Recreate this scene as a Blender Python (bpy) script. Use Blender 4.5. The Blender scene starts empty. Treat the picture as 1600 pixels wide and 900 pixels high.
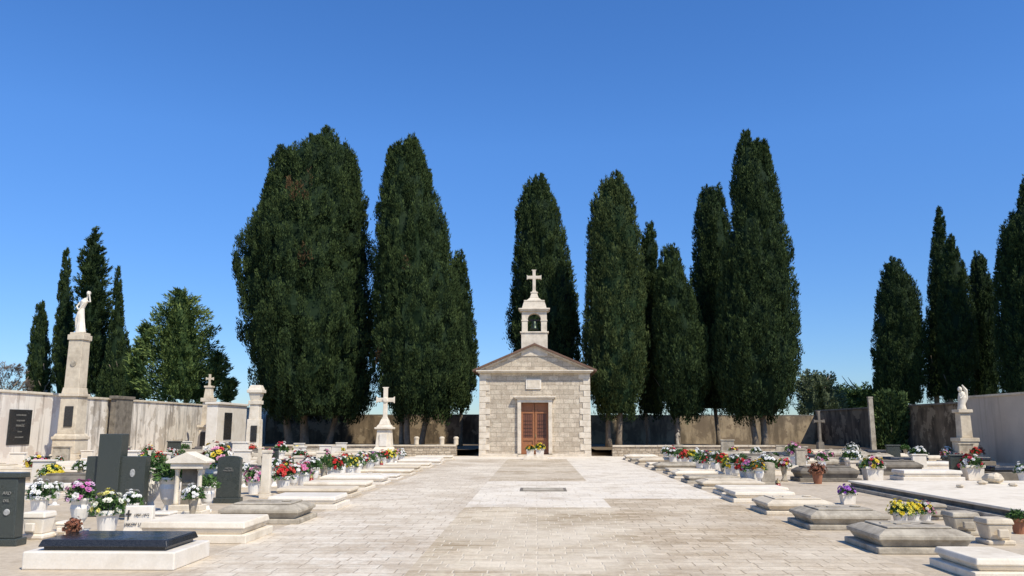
import bpy, math, random
import numpy as np
from mathutils import Vector, Matrix, noise, Euler
random.seed(7); rng=np.random.default_rng(11)
scene=bpy.context.scene
COL=scene.collection
# ------------------------------------------------------------------ camera
F=1244.0; TH=math.atan(217/F); PSI=math.atan(math.cos(TH)*38/F); H=1.6
cam=bpy.data.cameras.new("camera"); co=bpy.data.objects.new("camera",cam); COL.objects.link(co)
cam.lens=36*F/1600; cam.sensor_width=36; cam.clip_end=3000; cam.clip_start=0.05
co.location=(0,0,H); co.rotation_euler=(math.pi/2+TH,0,PSI); scene.camera=co
RM=co.rotation_euler.to_matrix()
def ray(u,v): return RM@Vector(((u-800)/F,(450-v)/F,-1))
def G(u,v,z=0.0):
    d=ray(u,v); t=(z-H)/d.z; return (d.x*t,d.y*t)
def D(u,v,Y):
    d=ray(u,v); t=Y/d.y; return (d.x*t,H+d.z*t)
def zat(v,Y,u=838): return D(u,v,Y)[1]
# ------------------------------------------------------------------ materials
def newmat(name):
    m=bpy.data.materials.new(name); m.use_nodes=True; nt=m.node_tree
    b=nt.nodes["Principled BSDF"]; return m,nt,b
def nd(nt,t,**k):
    n=nt.nodes.new(t)
    for a,b in k.items(): setattr(n,a,b)
    return n
def mixc(nt,fac,a,b,mode='MIX'):
    n=nt.nodes.new("ShaderNodeMix"); n.data_type='RGBA'; n.blend_type=mode
    for s,val in ((0,fac),(6,a),(7,b)):
        if isinstance(val,(int,float)): n.inputs[s].default_value=val
        elif isinstance(val,tuple): n.inputs[s].default_value=(*val,1) if len(val)==3 else val
        else: nt.links.new(val,n.inputs[s])
    return n.outputs[2]
def ramp(nt,src,a,b,ca=0.0,cb=1.0):
    n=nt.nodes.new("ShaderNodeMapRange"); n.inputs[1].default_value=a; n.inputs[2].default_value=b
    n.inputs[3].default_value=ca; n.inputs[4].default_value=cb; nt.links.new(src,n.inputs[0]); return n.outputs[0]
def posn(nt,scale=(1,1,1)):
    g=nd(nt,"ShaderNodeNewGeometry"); m=nd(nt,"ShaderNodeMapping"); m.inputs["Scale"].default_value=scale
    nt.links.new(g.outputs["Position"],m.inputs[0]); return m.outputs[0]
def noi(nt,vec,scale,detail=4,rough=.6):
    n=nd(nt,"ShaderNodeTexNoise"); n.inputs["Scale"].default_value=scale; n.inputs["Detail"].default_value=detail
    n.inputs["Roughness"].default_value=rough; nt.links.new(vec,n.inputs["Vector"]); return n.outputs["Fac"]
def bumpn(nt,b,h,strength,dist=.02):
    n=nd(nt,"ShaderNodeBump"); n.inputs["Strength"].default_value=strength; n.inputs["Distance"].default_value=dist
    nt.links.new(h,n.inputs["Height"]); nt.links.new(n.outputs[0],b.inputs["Normal"])
def stone(name,c1,c2,stain=(.12,.1,.08),samt=.5,scale=4,rough=.85,bump=.4,streak=1.0,lo=.5,hi=.68,sscale=1.3,peel=None,drip=None):
    m,nt,b=newmat(name); p=posn(nt)
    n1=noi(nt,p,scale,6); c=mixc(nt,ramp(nt,n1,.35,.65),c1,c2)
    ps=posn(nt,(1,1,streak)); n2=noi(nt,ps,sscale,8,.7)
    c=mixc(nt,ramp(nt,n2,lo,hi,0,samt),c,stain)
    if peel:
        mp=nd(nt,"ShaderNodeMapping"); mp.inputs["Location"].default_value=(31,17,9); nt.links.new(p,mp.inputs[0])
        n5=noi(nt,mp.outputs[0],.9,9,.65); c=mixc(nt,ramp(nt,n5,.53,.56,0,.8),c,peel)
    if drip:
        pd_=posn(nt,(3.2,3.2,.14)); n6=noi(nt,pd_,1.0,6,.6); c=mixc(nt,ramp(nt,n6,.53,.68,0,.8),c,drip)
    n3=noi(nt,p,45,3); c=mixc(nt,ramp(nt,n3,.3,.7,.0,.25),c,(c1[0]*.6,c1[1]*.58,c1[2]*.55))
    nt.links.new(c,b.inputs["Base Color"]); b.inputs["Roughness"].default_value=rough
    b.inputs["Specular IOR Level"].default_value=.25
    bumpn(nt,b,n3,bump,.01); return m
def granite(name,c1,c2,rough=.12):
    m,nt,b=newmat(name); p=posn(nt); n=noi(nt,p,160,2)
    nt.links.new(mixc(nt,ramp(nt,n,.45,.6),c1,c2),b.inputs["Base Color"]); 
    n2=noi(nt,p,3,4); nt.links.new(ramp(nt,n2,.3,.7,rough,rough+.2),b.inputs["Roughness"]); return m
def plain(name,c,rough=.6,metal=0,var=.25,scale=8):
    m,nt,b=newmat(name); p=posn(nt); n=noi(nt,p,scale,5)
    nt.links.new(mixc(nt,ramp(nt,n,.3,.7),c,tuple(x*(1-var) for x in c)),b.inputs["Base Color"])
    b.inputs["Roughness"].default_value=rough; b.inputs["Metallic"].default_value=metal; return m
def paving(name,bw,bh,c1,c2,mortar,stain,samt,mort=.012,lo=.42,hi=.62,sscale=.55,rot=False,plane='xy',bleach=0.0,warp=.035):
    m,nt,b=newmat(name)
    g=nd(nt,"ShaderNodeNewGeometry"); s=nd(nt,"ShaderNodeSeparateXYZ"); nt.links.new(g.outputs["Position"],s.inputs[0])
    cmb=nd(nt,"ShaderNodeCombineXYZ")
    w=noi(nt,g.outputs["Position"],1.3,3); wr=ramp(nt,w,0,1,-warp,warp)
    ax=nd(nt,"ShaderNodeMath"); ay=nd(nt,"ShaderNodeMath"); nt.links.new(wr,ax.inputs[1]); nt.links.new(wr,ay.inputs[1])
    if plane=='xy':
        nt.links.new(s.outputs[1 if rot else 0],ax.inputs[0]); nt.links.new(s.outputs[0 if rot else 1],ay.inputs[0])
    else:
        q=nd(nt,"ShaderNodeMath"); nt.links.new(s.outputs[0],q.inputs[0]); nt.links.new(s.outputs[1],q.inputs[1])
        nt.links.new(q.outputs[0],ax.inputs[0]); nt.links.new(s.outputs[2],ay.inputs[0])
    nt.links.new(ax.outputs[0],cmb.inputs[0]); nt.links.new(ay.outputs[0],cmb.inputs[1])
    br=nd(nt,"ShaderNodeTexBrick"); br.offset=.45; br.squash=.8; br.squash_frequency=3
    for k,v in (("Scale",1.0),("Brick Width",bw),("Row Height",bh),("Mortar Size",mort),("Mortar Smooth",.5),("Bias",0.0)): br.inputs[k].default_value=v
    br.inputs["Color1"].default_value=(*c1,1); br.inputs["Color2"].default_value=(*c2,1); br.inputs["Mortar"].default_value=(*mortar,1)
    nt.links.new(cmb.outputs[0],br.inputs["Vector"])
    n1=noi(nt,g.outputs["Position"],sscale,9,.68)
    c=mixc(nt,ramp(nt,n1,lo,hi,0,samt),br.outputs["Color"],stain)
    n2=noi(nt,g.outputs["Position"],14,6,.7)
    c=mixc(nt,ramp(nt,n2,.45,.72,0,.6),c,tuple(x*.6 for x in stain))
    n4=noi(nt,g.outputs["Position"],5,5,.7)
    c=mixc(nt,ramp(nt,n4,.5,.7,0,.4),c,tuple(min(.75,x*1.2) for x in c1))
    if bleach:
        mp=nd(nt,"ShaderNodeMapping"); mp.inputs["Location"].default_value=(13,5,2); nt.links.new(g.outputs["Position"],mp.inputs[0])
        n5=noi(nt,mp.outputs[0],.42,10,.72); c=mixc(nt,ramp(nt,n5,.42,.6,0,bleach),c,(.84,.74,.57))
        mq=nd(nt,"ShaderNodeMapping"); mq.inputs["Location"].default_value=(3,25,7); nt.links.new(g.outputs["Position"],mq.inputs[0])
        n7=noi(nt,mq.outputs[0],.9,11,.75); c=mixc(nt,ramp(nt,n7,.5,.62,0,.5),c,(.4,.305,.195))
        c=mixc(nt,ramp(nt,br.outputs["Fac"],0,1,0,.6),c,mortar)
    nt.links.new(c,b.inputs["Base Color"]); b.inputs["Roughness"].default_value=.8; b.inputs["Specular IOR Level"].default_value=.25
    h=nd(nt,"ShaderNodeMath",operation='SUBTRACT'); nt.links.new(n2,h.inputs[0]); nt.links.new(br.outputs["Fac"],h.inputs[1])
    bumpn(nt,b,h.outputs[0],.6,.015); return m
def attrmat(name,rough=.75,trans=0):
    m,nt,b=newmat(name); a=nd(nt,"ShaderNodeAttribute"); a.attribute_name="col"
    p=posn(nt); n=noi(nt,p,1.0,4); c=mixc(nt,ramp(nt,n,.42,.7,.0,.3),a.outputs["Color"],(.02,.04,.012))
    if trans: c=a.outputs["Color"]
    nt.links.new(c,b.inputs["Base Color"]); b.inputs["Roughness"].default_value=rough; b.inputs["Specular IOR Level"].default_value=.12
    return m
M={}
M['white']=stone("white_limestone",(.84,.75,.6),(.74,.65,.5),(.38,.3,.2),.5)
M['marble']=stone("pale_marble",(.86,.79,.67),(.78,.7,.57),(.5,.42,.3),.35,rough=.5,bump=.15)
M['cream']=stone("cream_limestone",(.73,.63,.47),(.59,.5,.37),(.26,.2,.13),.55)
M['grey']=stone("weathered_limestone",(.57,.5,.38),(.42,.365,.275),(.16,.13,.095),.65,sscale=3,lo=.42,hi=.62)
M['dkstone']=stone("dark_weathered_stone",(.25,.215,.165),(.16,.14,.11),(.06,.05,.04),.7,sscale=3)
M['black']=granite("black_polished_granite",(.012,.013,.014),(.05,.05,.05))
M['green']=granite("dark_green_granite",(.028,.033,.029),(.085,.095,.08),.22)
M['plaster']=stone("stained_plaster",(.9,.83,.72),(.84,.77,.66),(.42,.32,.24),.5,scale=1.2,streak=.22,sscale=1.2,lo=.57,hi=.72,peel=(.68,.58,.48),drip=(.3,.24,.19))
M['plaster_old']=stone("peeling_blackened_plaster",(.88,.81,.69),(.76,.68,.56),(.14,.11,.085),.8,scale=1.5,streak=.2,sscale=1.5,lo=.53,hi=.66,peel=(.46,.39,.3),drip=(.12,.1,.08))
M['plaster_dark']=stone("blackened_shaded_plaster",(.27,.2,.125),(.16,.12,.078),(.035,.027,.018),.9,scale=1.5,streak=.25,sscale=1.1,lo=.42,hi=.6,peel=(.36,.28,.18))  # wall blackening, with the shade under the cypresses painted into the same colour
M['plaster_tan']=stone("tan_blackened_plaster",(.46,.36,.23),(.34,.265,.17),(.09,.068,.045),.85,scale=1.5,streak=.25,sscale=1.3,lo=.44,hi=.6,peel=(.18,.135,.09))
M['plaster_beige']=stone("beige_plaster",(.6,.51,.4),(.52,.44,.345),(.32,.26,.2),.5,scale=.8,streak=.3,sscale=.7,drip=(.4,.33,.26))
M['ashlar']=paving("ashlar_masonry",.58,.26,(.67,.57,.43),(.47,.39,.285),(.34,.28,.205),(.36,.29,.21),.45,mort=.016,plane='xz',sscale=1.6,warp=.05)
M['rubble']=paving("rubble_masonry",.34,.14,(.62,.52,.38),(.36,.29,.2),(.22,.18,.13),(.24,.18,.12),.5,mort=.02,plane='xz',sscale=2)
M['quoin']=stone("dressed_quoin",(.77,.68,.54),(.66,.57,.44),(.38,.31,.225),.45,sscale=2.5,lo=.46,hi=.64)
M['roof']=plain("stone_roof_tile",(.17,.095,.06),.8,scale=4)
M['door']=plain("orange_brown_wood",(.33,.13,.05),.55,scale=12)
M['glass']=plain("dark_door_panel",(.17,.06,.028),.5)
M['iron']=plain("dark_iron",(.05,.032,.022),.5,.3)
M['bronze']=plain("green_bronze",(.05,.07,.05),.4,.7)
M['bark']=stone("grey_brown_bark",(.3,.24,.17),(.19,.15,.11),(.07,.055,.04),.6,scale=6,streak=.2,sscale=5)
M['leaf']=attrmat("foliage"); M['petal']=attrmat("petals",.6,1)
M['potw']=plain("white_ceramic",(.84,.8,.72),.4,var=.12)
M['terra']=plain("terracotta",(.35,.14,.07),.8)
M['redglass']=plain("red_lantern_glass",(.33,.03,.02),.3)
M['gold']=plain("gilt_metal",(.4,.3,.14),.45,.6)
M['lettw']=plain("pale_lettering",(.25,.24,.21),.6,var=.05)
M['lettd']=plain("dark_lettering",(.04,.035,.03),.6,var=.05)
M['portrait']=plain("porcelain_portrait",(.5,.49,.45),.3,var=.5,scale=30)
M['pave_mid']=paving("brown_stone_setts",.38,.2,(.7,.57,.39),(.39,.29,.17),(.72,.61,.44),(.3,.215,.12),.6,mort=.014,bleach=.5)
M['pave_panel']=paving("mottled_stone_setts",.42,.22,(.65,.53,.37),(.44,.34,.22),(.7,.6,.45),(.28,.205,.12),.65,sscale=1.0,bleach=.5)
M['pave_pale']=paving("pale_stone_slabs",.62,.36,(.84,.75,.6),(.74,.65,.51),(.58,.49,.36),(.56,.45,.32),.5,mort=.009,lo=.5,hi=.72,bleach=.4)
M['pave_left']=paving("weathered_slabs",.46,.27,(.78,.68,.53),(.59,.49,.36),(.46,.37,.265),(.44,.335,.215),.62,mort=.011,lo=.48,hi=.62,sscale=.35,bleach=.5)
M['pave_right']=paving("brown_slabs",.46,.25,(.67,.54,.37),(.43,.325,.2),(.37,.285,.18),(.3,.215,.125),.6,mort=.012,lo=.44,hi=.62,sscale=.6,bleach=.45)
M['gravel']=stone("pale_gravel",(.62,.52,.38),(.49,.4,.285),(.27,.21,.135),.6,scale=9,bump=.8,sscale=.8)
M['bed']=stone("dry_earth",(.2,.145,.085),(.13,.1,.06),(.07,.055,.03),.7,scale=3,bump=.8)
M['ground']=stone("dry_grassland",(.16,.15,.08),(.1,.11,.05),(.07,.08,.03),.7,scale=.3,sscale=.1)
# ------------------------------------------------------------------ mesh builder
import bmesh
class MB:
    def __init__(s): s.v=[]; s.f=[]
    def add(s,vs,fs):
        o=len(s.v); s.v+=[tuple(v) for v in vs]; s.f+=[tuple(i+o for i in f) for f in fs]; return s
    def box(s,cx,cy,z0,z1,sx,sy,tx=None,ty=None):
        tx=sx if tx is None else tx; ty=sy if ty is None else ty
        v=[]
        for z,a,b in ((z0,sx/2,sy/2),(z1,tx/2,ty/2)):
            v+=[(cx-a,cy-b,z),(cx+a,cy-b,z),(cx+a,cy+b,z),(cx-a,cy+b,z)]
        return s.add(v,[(3,2,1,0),(4,5,6,7),(0,1,5,4),(1,2,6,5),(2,3,7,6),(3,0,4,7)])
    def lathe(s,prof,n=16,cx=0,cy=0):
        v=[];f=[]
        for r,z in prof:
            for i in range(n):
                a=2*math.pi*i/n; v.append((cx+r*math.cos(a),cy+r*math.sin(a),z))
        m=len(prof)
        for j in range(m-1):
            for i in range(n):
                k=(i+1)%n; f.append((j*n+i,j*n+k,(j+1)*n+k,(j+1)*n+i))
        f.append(tuple(range(n-1,-1,-1))); f.append(tuple((m-1)*n+i for i in range(n)))
        return s.add(v,f)
    def prism(s,poly,y0,y1):
        n=len(poly); v=[(x,y0,z) for x,z in poly]+[(x,y1,z) for x,z in poly]
        f=[tuple(range(n)),tuple(range(2*n-1,n-1,-1))]
        for i in range(n):
            k=(i+1)%n; f.append((k,i,n+i,n+k))
        return s.add(v,f)
    def ell(s,c,r,n=10,m=8):
        v=[];f=[]
        for j in range(m+1):
            t=math.pi*j/m
            for i in range(n):
                a=2*math.pi*i/n; v.append((c[0]+r[0]*math.sin(t)*math.cos(a),c[1]+r[1]*math.sin(t)*math.sin(a),c[2]-r[2]*math.cos(t)))
        for j in range(m):
            for i in range(n):
                k=(i+1)%n; f.append((j*n+i,j*n+k,(j+1)*n+k,(j+1)*n+i))
        return s.add(v,f)
    def tube(s,pts,rad,n=8):
        v=[];f=[]
        for j,(p,r) in enumerate(zip(pts,rad)):
            a=Vector(pts[max(0,j-1)]); b=Vector(pts[min(len(pts)-1,j+1)]); d=(b-a).normalized()
            x=d.orthogonal().normalized() if abs(d.x)>.95 else d.cross(Vector((1,0,0))).normalized(); y=d.cross(x)
            for i in range(n):
                t=2*math.pi*i/n; q=Vector(p)+x*(r*math.cos(t))+y*(r*math.sin(t)); v.append(tuple(q))
        for j in range(len(pts)-1):
            for i in range(n):
                k=(i+1)%n; f.append((j*n+i,j*n+k,(j+1)*n+k,(j+1)*n+i))
        f.append(tuple(range(n-1,-1,-1))); f.append(tuple((len(pts)-1)*n+i for i in range(n)))
        return s.add(v,f)
    def obj(s,name,mat,parent=None,bevel=0,smooth=False,label=None,remesh=0,loc=None):
        me=bpy.data.meshes.new(name); me.from_pydata(s.v,[],s.f); me.materials.append(M[mat]); 
        bm=bmesh.new(); bm.from_mesh(me); bmesh.ops.recalc_face_normals(bm,faces=bm.faces[:]); bm.to_mesh(me); bm.free()
        if smooth: me.shade_smooth()
        o=bpy.data.objects.new(name,me); COL.objects.link(o)
        if parent: o.parent=parent
        if loc: o.location=loc
        if remesh:
            r=o.modifiers.new("remesh",'REMESH'); r.mode='VOXEL'; r.voxel_size=remesh; r.use_smooth_shade=True
            sm=o.modifiers.new("smooth",'SMOOTH'); sm.iterations=3
        if bevel:
            bv=o.modifiers.new("bevel",'BEVEL'); bv.width=bevel; bv.segments=2; bv.limit_method='ANGLE'; bv.angle_limit=.6
        if label: o["label"]=label
        return o
def thing(name,label,cat,loc=(0,0,0),rot=0,group=None,scale=1):
    e=bpy.data.objects.new(name,None); COL.objects.link(e); e.empty_display_size=.2
    e.location=loc; e.rotation_euler=(0,0,rot); e.scale=(scale,)*3
    e["label"]=label; e["category"]=cat
    if group: e["group"]=group
    return e
def dup(src,loc,rot=0,scale=1,label=None):
    n=src.copy(); COL.objects.link(n); n.location=loc; n.rotation_euler=(0,0,rot); n.scale=(scale,)*3
    if label: n["label"]=label
    def rec(a,b):
        for c in a.children:
            k=c.copy(); COL.objects.link(k); k.parent=b; rec(c,k)
    rec(src,n); return n
def text(s,parent,loc,size,mat,facing='-y',align='CENTER'):
    c=bpy.data.curves.new("lettering",'FONT'); c.body=s; c.size=size; c.extrude=.004; c.align_x=align; c.space_line=1.1
    t=bpy.data.objects.new("tmp",c); COL.objects.link(t); bpy.context.view_layer.update()
    dg=bpy.context.evaluated_depsgraph_get(); me=bpy.data.meshes.new_from_object(t.evaluated_get(dg)); COL.objects.unlink(t); bpy.data.objects.remove(t)
    me.materials.clear(); me.materials.append(M[mat])
    o=bpy.data.objects.new("lettering",me); COL.objects.link(o); o.parent=parent; o.location=loc
    if facing=='-y': o.rotation_euler=(math.pi/2,0,0)
    else: o.rotation_euler=Matrix(((0,0,1),(1,0,0),(0,1,0))).to_euler()
    return o
def sheet(name,x0,x1,y0,y1,z,mat):
    me=bpy.data.meshes.new(name); me.from_pydata([(x0,y0,z),(x1,y0,z),(x1,y1,z),(x0,y1,z)],[],[(0,1,2,3)])
    me.materials.append(M[mat]); o=bpy.data.objects.new(name,me); COL.objects.link(o); o["kind"]="structure"; return o
# ------------------------------------------------------------------ world / sun
sx,sy,sz=.55,-.6,1.0
el=math.atan2(sz,math.hypot(sx,sy)); az=math.atan2(sx,sy)
w=bpy.data.worlds.new("World"); scene.world=w; w.use_nodes=True; nt=w.node_tree
bg=nt.nodes["Background"]; sky=nt.nodes.new("ShaderNodeTexSky"); sky.sky_type='NISHITA'; sky.sun_disc=False
sky.sun_elevation=el; sky.sun_rotation=az; sky.air_density=1.0; sky.dust_density=0.0; sky.ozone_density=3.0
hs=nt.nodes.new("ShaderNodeHueSaturation"); hs.inputs["Saturation"].default_value=1.22; hs.inputs["Value"].default_value=1.0
nt.links.new(sky.outputs[0],hs.inputs["Color"])
tc=nt.nodes.new("ShaderNodeTexCoord"); sp=nt.nodes.new("ShaderNodeSeparateXYZ"); nt.links.new(tc.outputs["Generated"],sp.inputs[0])
hz=mixc(nt,ramp(nt,sp.outputs[2],0.0,.34),(.42,.56,.8),(.88,1.0,1.25))
tint=mixc(nt,1.0,hs.outputs[0],hz,'MULTIPLY')
nt.links.new(tint,bg.inputs[0]); bg.inputs[1].default_value=.145
sl=bpy.data.lights.new("sun",'SUN'); sl.energy=5.0; sl.angle=math.radians(.5); sl.color=(1,.93,.8)
so=bpy.data.objects.new("sun",sl); COL.objects.link(so); so.rotation_euler=Vector((sx,sy,sz)).to_track_quat('Z','Y').to_euler(); so.location=(10,-10,30)
scene.view_settings.view_transform='Standard'; scene.view_settings.look='None'; scene.view_settings.exposure=0
# ------------------------------------------------------------------ ground
sheet("ground",-900,900,-300,1500,-.004,'ground')
sheet("gravel_ground",-21,21.3,-8,62,0.0,'gravel')
YB=G(838,793)[1]; YP=G(838,752)[1]; YC=G(838,713)[1]
sheet("pavement",-1.45,1.5,-8,YB,.004,'pave_mid'); sheet("pavement",-1.45,1.5,YB,YP,.004,'pave_pale')
sheet("pavement",-1.45,1.5,YP,YC-4,.004,'pave_panel')
sheet("pavement",-4.1,-1.45,-8,YC-4,.004,'pave_left')
sheet("pavement",1.5,4.25,-8,18.6,.004,'pave_right'); sheet("pavement",1.5,4.25,18.6,YC-4,.004,'pave_pale')
sheet("pavement",-7.0,5.6,YC-4,YC+.3,.004,'pave_pale')
# ------------------------------------------------------------------ chapel
ch=thing("chapel","small pale stone chapel with bell gable and orange-brown door","chapel",(0,YC,0))
Xl=D(749,712,YC)[0]; Xr=D(923,712,YC)[0]; cxm=(Xl+Xr)/2; hw=(Xr-Xl)/2; ch.location.x=cxm
ze=zat(583,YC); za=zat(541,YC); dep=7.0
dw=.78; dh=zat(629,YC)
MB().prism([(-hw,0),(-dw,0),(-dw,dh),(dw,dh),(dw,0),(hw,0),(hw,ze),(-hw,ze)],0,.4).box(-hw+.2,dep/2+.2,0,ze,.4,dep-.4).box(hw-.2,dep/2+.2,0,ze,.4,dep-.4).box(0,dep+.6-.2,0,ze,2*hw,.4).obj("wall",'ashlar',ch)
nq=14; qh=ze/nq
for sgn in (-1,1):
    q=MB()
    for i in range(nq):
        L=(.62 if i%2 else .4)+random.uniform(-.04,.04)
        q.box(sgn*(hw-L/2+.03),.06+.0,i*qh+.008,(i+1)*qh-.008,L,.2)
        q.box(sgn*(hw-.06+.03),.2+(1.02-L)/2,i*qh+.008,(i+1)*qh-.008,.12,(1.02-L))
    q.obj("quoin",'quoin',ch,bevel=.012)
for sgn in (-1,1): MB().box(sgn*((hw+dw)/2+.1),-.05,0,.14,hw-dw-.15,.3).obj("plinth",'quoin',ch,bevel=.01)
MB().box(0,-.02,ze,ze+.08,2*hw+.2,.5).box(0,-.06,ze+.08,ze+.15,2*hw+.4,.6).obj("cornice",'quoin',ch,bevel=.01)
MB().prism([(-hw,ze+.15),(hw,ze+.15),(0,za-.05)],.02,.4).obj("gable",'ashlar',ch)
MB().prism([(-hw,ze+.15),(hw,ze+.15),(0,za-.05)],dep+.2,dep+.6).obj("gable",'ashlar',ch)
sl_=(za-ze-.2)/(hw)
def rake(x0,t0,t1,y0,y1,mat,name):
    p=MB()
    zz=lambda x:za-.05-sl_*abs(x); a=hw+x0
    poly=[(-a,zz(a)+t0),(0,zz(0)+t0),(a,zz(a)+t0),(a,zz(a)+t1),(0,zz(0)+t1),(-a,zz(a)+t1)]
    p.prism(poly,y0,y1); return p.obj(name,mat,ch)
rake(.2,.0,.09,-.1,.5,'quoin',"raking_cornice")
rake(.4,.095,.21,-.26,dep+.8,'roof',"roof")
fr=MB(); fw=.2
fr.box(-dw-fw/2+.02,-.03,.14,dh,fw,.3).box(dw+fw/2-.02,-.03,.14,dh,fw,.3).box(0,-.03,dh,dh+.2,2*dw+2*fw,.3).box(0,-.07,dh+.2,dh+.27,2*dw+.62,.42).box(0,-.09,dh+.27,dh+.35,2*dw+.78,.5)
fr.obj("door_frame",'quoin',ch,bevel=.01)
MB().box(0,-.32,0,.1,1.9,.5).obj("step",'cream',ch,bevel=.01)
dr=MB()
for sg in (-1,1):
    c=sg*dw/2; 
    dr.box(c,.2,.1,dh,dw-.02,.05)
    for (a,b) in ((.12,.26),(.85,1.0),(dh-.6,dh-.5),(dh-.14,dh-.02)): dr.box(c,.155,a,b,dw-.03,.05)
    for xx in (c-dw/2+.07,c+dw/2-.07): dr.box(xx,.16,.12,dh-.02,.11,.055)
door=dr.obj("door",'door',ch,bevel=.006)
for sg in (-1,1):
    gp=MB().box(sg*dw/2,.169,1.0,dh-.62,dw-.28,.01); gp.obj("door_panel",'glass',door)
    gr=MB()
    for k in range(-1,2): gr.box(sg*dw/2+k*.12,.155,1.0,dh-.62,.012,.012)
    for k in range(5): gr.box(sg*dw/2,.15,1.12+k*.2,1.135+k*.2,dw-.3,.01)
    gr.obj("grille",'iron',door)
MB().box(.05,.12,1.02,1.2,.04,.06).obj("handle",'gold',door)
pc=(zat(592,YC),zat(608,YC))
pl=MB().box(-.06,-.02,pc[1],pc[0],.86,.1).obj("plaque",'marble',ch,bevel=.01)
MB().box(-.06,-.075,pc[1]+.07,pc[0]-.07,.7,.02).obj("inscription_panel",'quoin',pl)
bw=(D(857,530,YC)[0]-D(816,530,YC)[0]); z1=zat(541,YC)-.55; z2=zat(518,YC); z3=zat(486,YC); z4=zat(471,YC); z5=zat(457,YC); z6=zat(420,YC)
bt=MB(); by=.35; bd=.75
bt.box(0,by,z1,z2-.08,bw,bd).box(0,by,z2-.08,z2,bw+.14,bd+.12)
pw=.33
for sg in (-1,1):
    bt.box(sg*(bw/2-pw/2-.03),by,z2,z3-.5,pw,bd-.12).box(sg*(bw/2-pw/2-.03),by,z3-.57,z3-.496,pw+.06,bd-.06)
ri=bw/2-pw-.03; xo=bw/2-.03
arch=[(-xo,z3-.496),(-ri,z3-.496)]+[(-ri*math.cos(t),z3-.496+ri*math.sin(t)) for t in np.linspace(0.1,math.pi-.1,12)]+[(ri,z3-.496),(xo,z3-.496),(xo,z3),(-xo,z3)]
bt.prism(arch,by-bd/2+.06,by+bd/2-.06)
bt.box(0,by,z3,z3+.08,bw+.16,bd+.12).box(0,by,z3+.08,z3+.16,bw+.3,bd+.24).box(0,by,z3+.16,z4,bw-.06,bd-.06,bw-.3,bd-.15)
bt.box(0,by,z4,z4+.09,bw-.3,bd-.12).box(0,by,z4+.09,z4+.24,.86,.55,.5,.4).box(0,by,z4+.24,z5,.5,.4,.32,.3).box(0,by,z5,z5+.07,.42,.36)
tower=bt.obj("bell_tower",'quoin',ch,bevel=.015)
MB().lathe([(.02,z2+.66),(.08,z2+.66),(.13,z2+.6),(.15,z2+.4),(.2,z2+.24),(.25,z2+.17),(.2,z2+.16)],18,0,by).obj("bell",'bronze',tower,smooth=True)
MB().box(0,by,z2+.64,z2+.74,2*ri+.1,.08).obj("bell_yoke",'iron',tower)
def crosspoly(hh,ww,t,za_):
    f=t*.32
    return [(-t/2-f,0),(t/2+f,0),(t/2,hh*.08),(t/2,za_-t/2),(ww/2-t*.35,za_-t/2),(ww/2,za_-t/2-f),(ww/2,za_+t/2+f),(ww/2-t*.35,za_+t/2),(t/2,za_+t/2),(t/2,hh-t*.35),(t/2+f,hh),(-t/2-f,hh),(-t/2,hh-t*.35),(-t/2,za_+t/2),(-ww/2+t*.35,za_+t/2),(-ww/2,za_+t/2+f),(-ww/2,za_-t/2-f),(-ww/2+t*.35,za_-t/2),(-t/2,za_-t/2),(-t/2,hh*.08)]
hc=z6-z5-.07
MB().prism([(x,z+z5+.07) for x,z in crosspoly(hc,.84,.18,hc*.66)],by-.09,by+.09).obj("cross",'quoin',tower,bevel=.015)
# ------------------------------------------------------------------ enclosure walls
def wallbox(label,x0,x1,y0,y1,h,mat,cop='cream',ov=.06):
    cx,cy=(x0+x1)/2,(y0+y1)/2
    e=thing("cemetery_wall",label,"wall",(cx,cy,0))
    MB().box(0,0,0,h-.1,x1-x0,y1-y0).obj("wall",mat,e)
    if cop: MB().box(0,0,h-.1,h,x1-x0+ov*2,y1-y0+ov*(0)).obj("coping",cop,e,bevel=.015)
    return e
wallbox("tall white plaster cemetery wall with brown stains",-21.5,-21,12,36,3.05,'plaster','white')
wallbox("tall plaster cemetery wall with blackened peeling surface",-21.45,-20.95,36.01,62.5,3.0,'plaster_old','cream')
wallbox("smooth beige plaster cemetery wall",21.3,21.8,12,40.5,3.1,'plaster_beige')
wallbox("blackened old plaster cemetery wall",21.4,21.9,40.51,62.5,2.85,'plaster_dark','dkstone')
wallbox("blackened plaster wall behind the cypress trees, their shade in its colour",-20.9,4,62,62.5,2.55,'plaster_dark','dkstone')  # darkness under the trees comes partly from the wall colour
wallbox("tan stained plaster wall behind the cypress trees",4.01,21.3,62.02,62.52,2.5,'plaster_tan','dkstone')
sheet("planting_bed",-20.9,Xl-.3,YC+.5,62,.34,'bed'); sheet("planting_bed",Xr+.3,21.2,YC+.5,62,.34,'bed')
sheet("planting_bed",Xl-.3,Xr+.3,YC+8,62,.34,'bed')
def lowwall(x0,x1,y,h,label):
    e=thing("low_stone_wall",label,"wall",((x0+x1)/2,y,0)); n=int((x1-x0)/1.1); mb=MB(); mb.box(0,0,0,h-.09,x1-x0,.45).obj("wall",'rubble',e)
    cp=MB(); L=(x1-x0)/n
    for i in range(n): cp.box(x0-(x0+x1)/2+(i+.5)*L,0,h-.09,h+random.uniform(-.01,.015),L-.015,.55)
    cp.obj("coping",'cream',e,bevel=.015)
lowwall(D(430,700,YC)[0],D(713,700,YC)[0],YC+.2,.62,"low tan rubble wall edging the cypress bed")
lowwall(D(957,700,YC)[0],D(1240,700,YC)[0],YC+.2,.6,"low rubble wall edging the cypress bed")
bol=None
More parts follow.
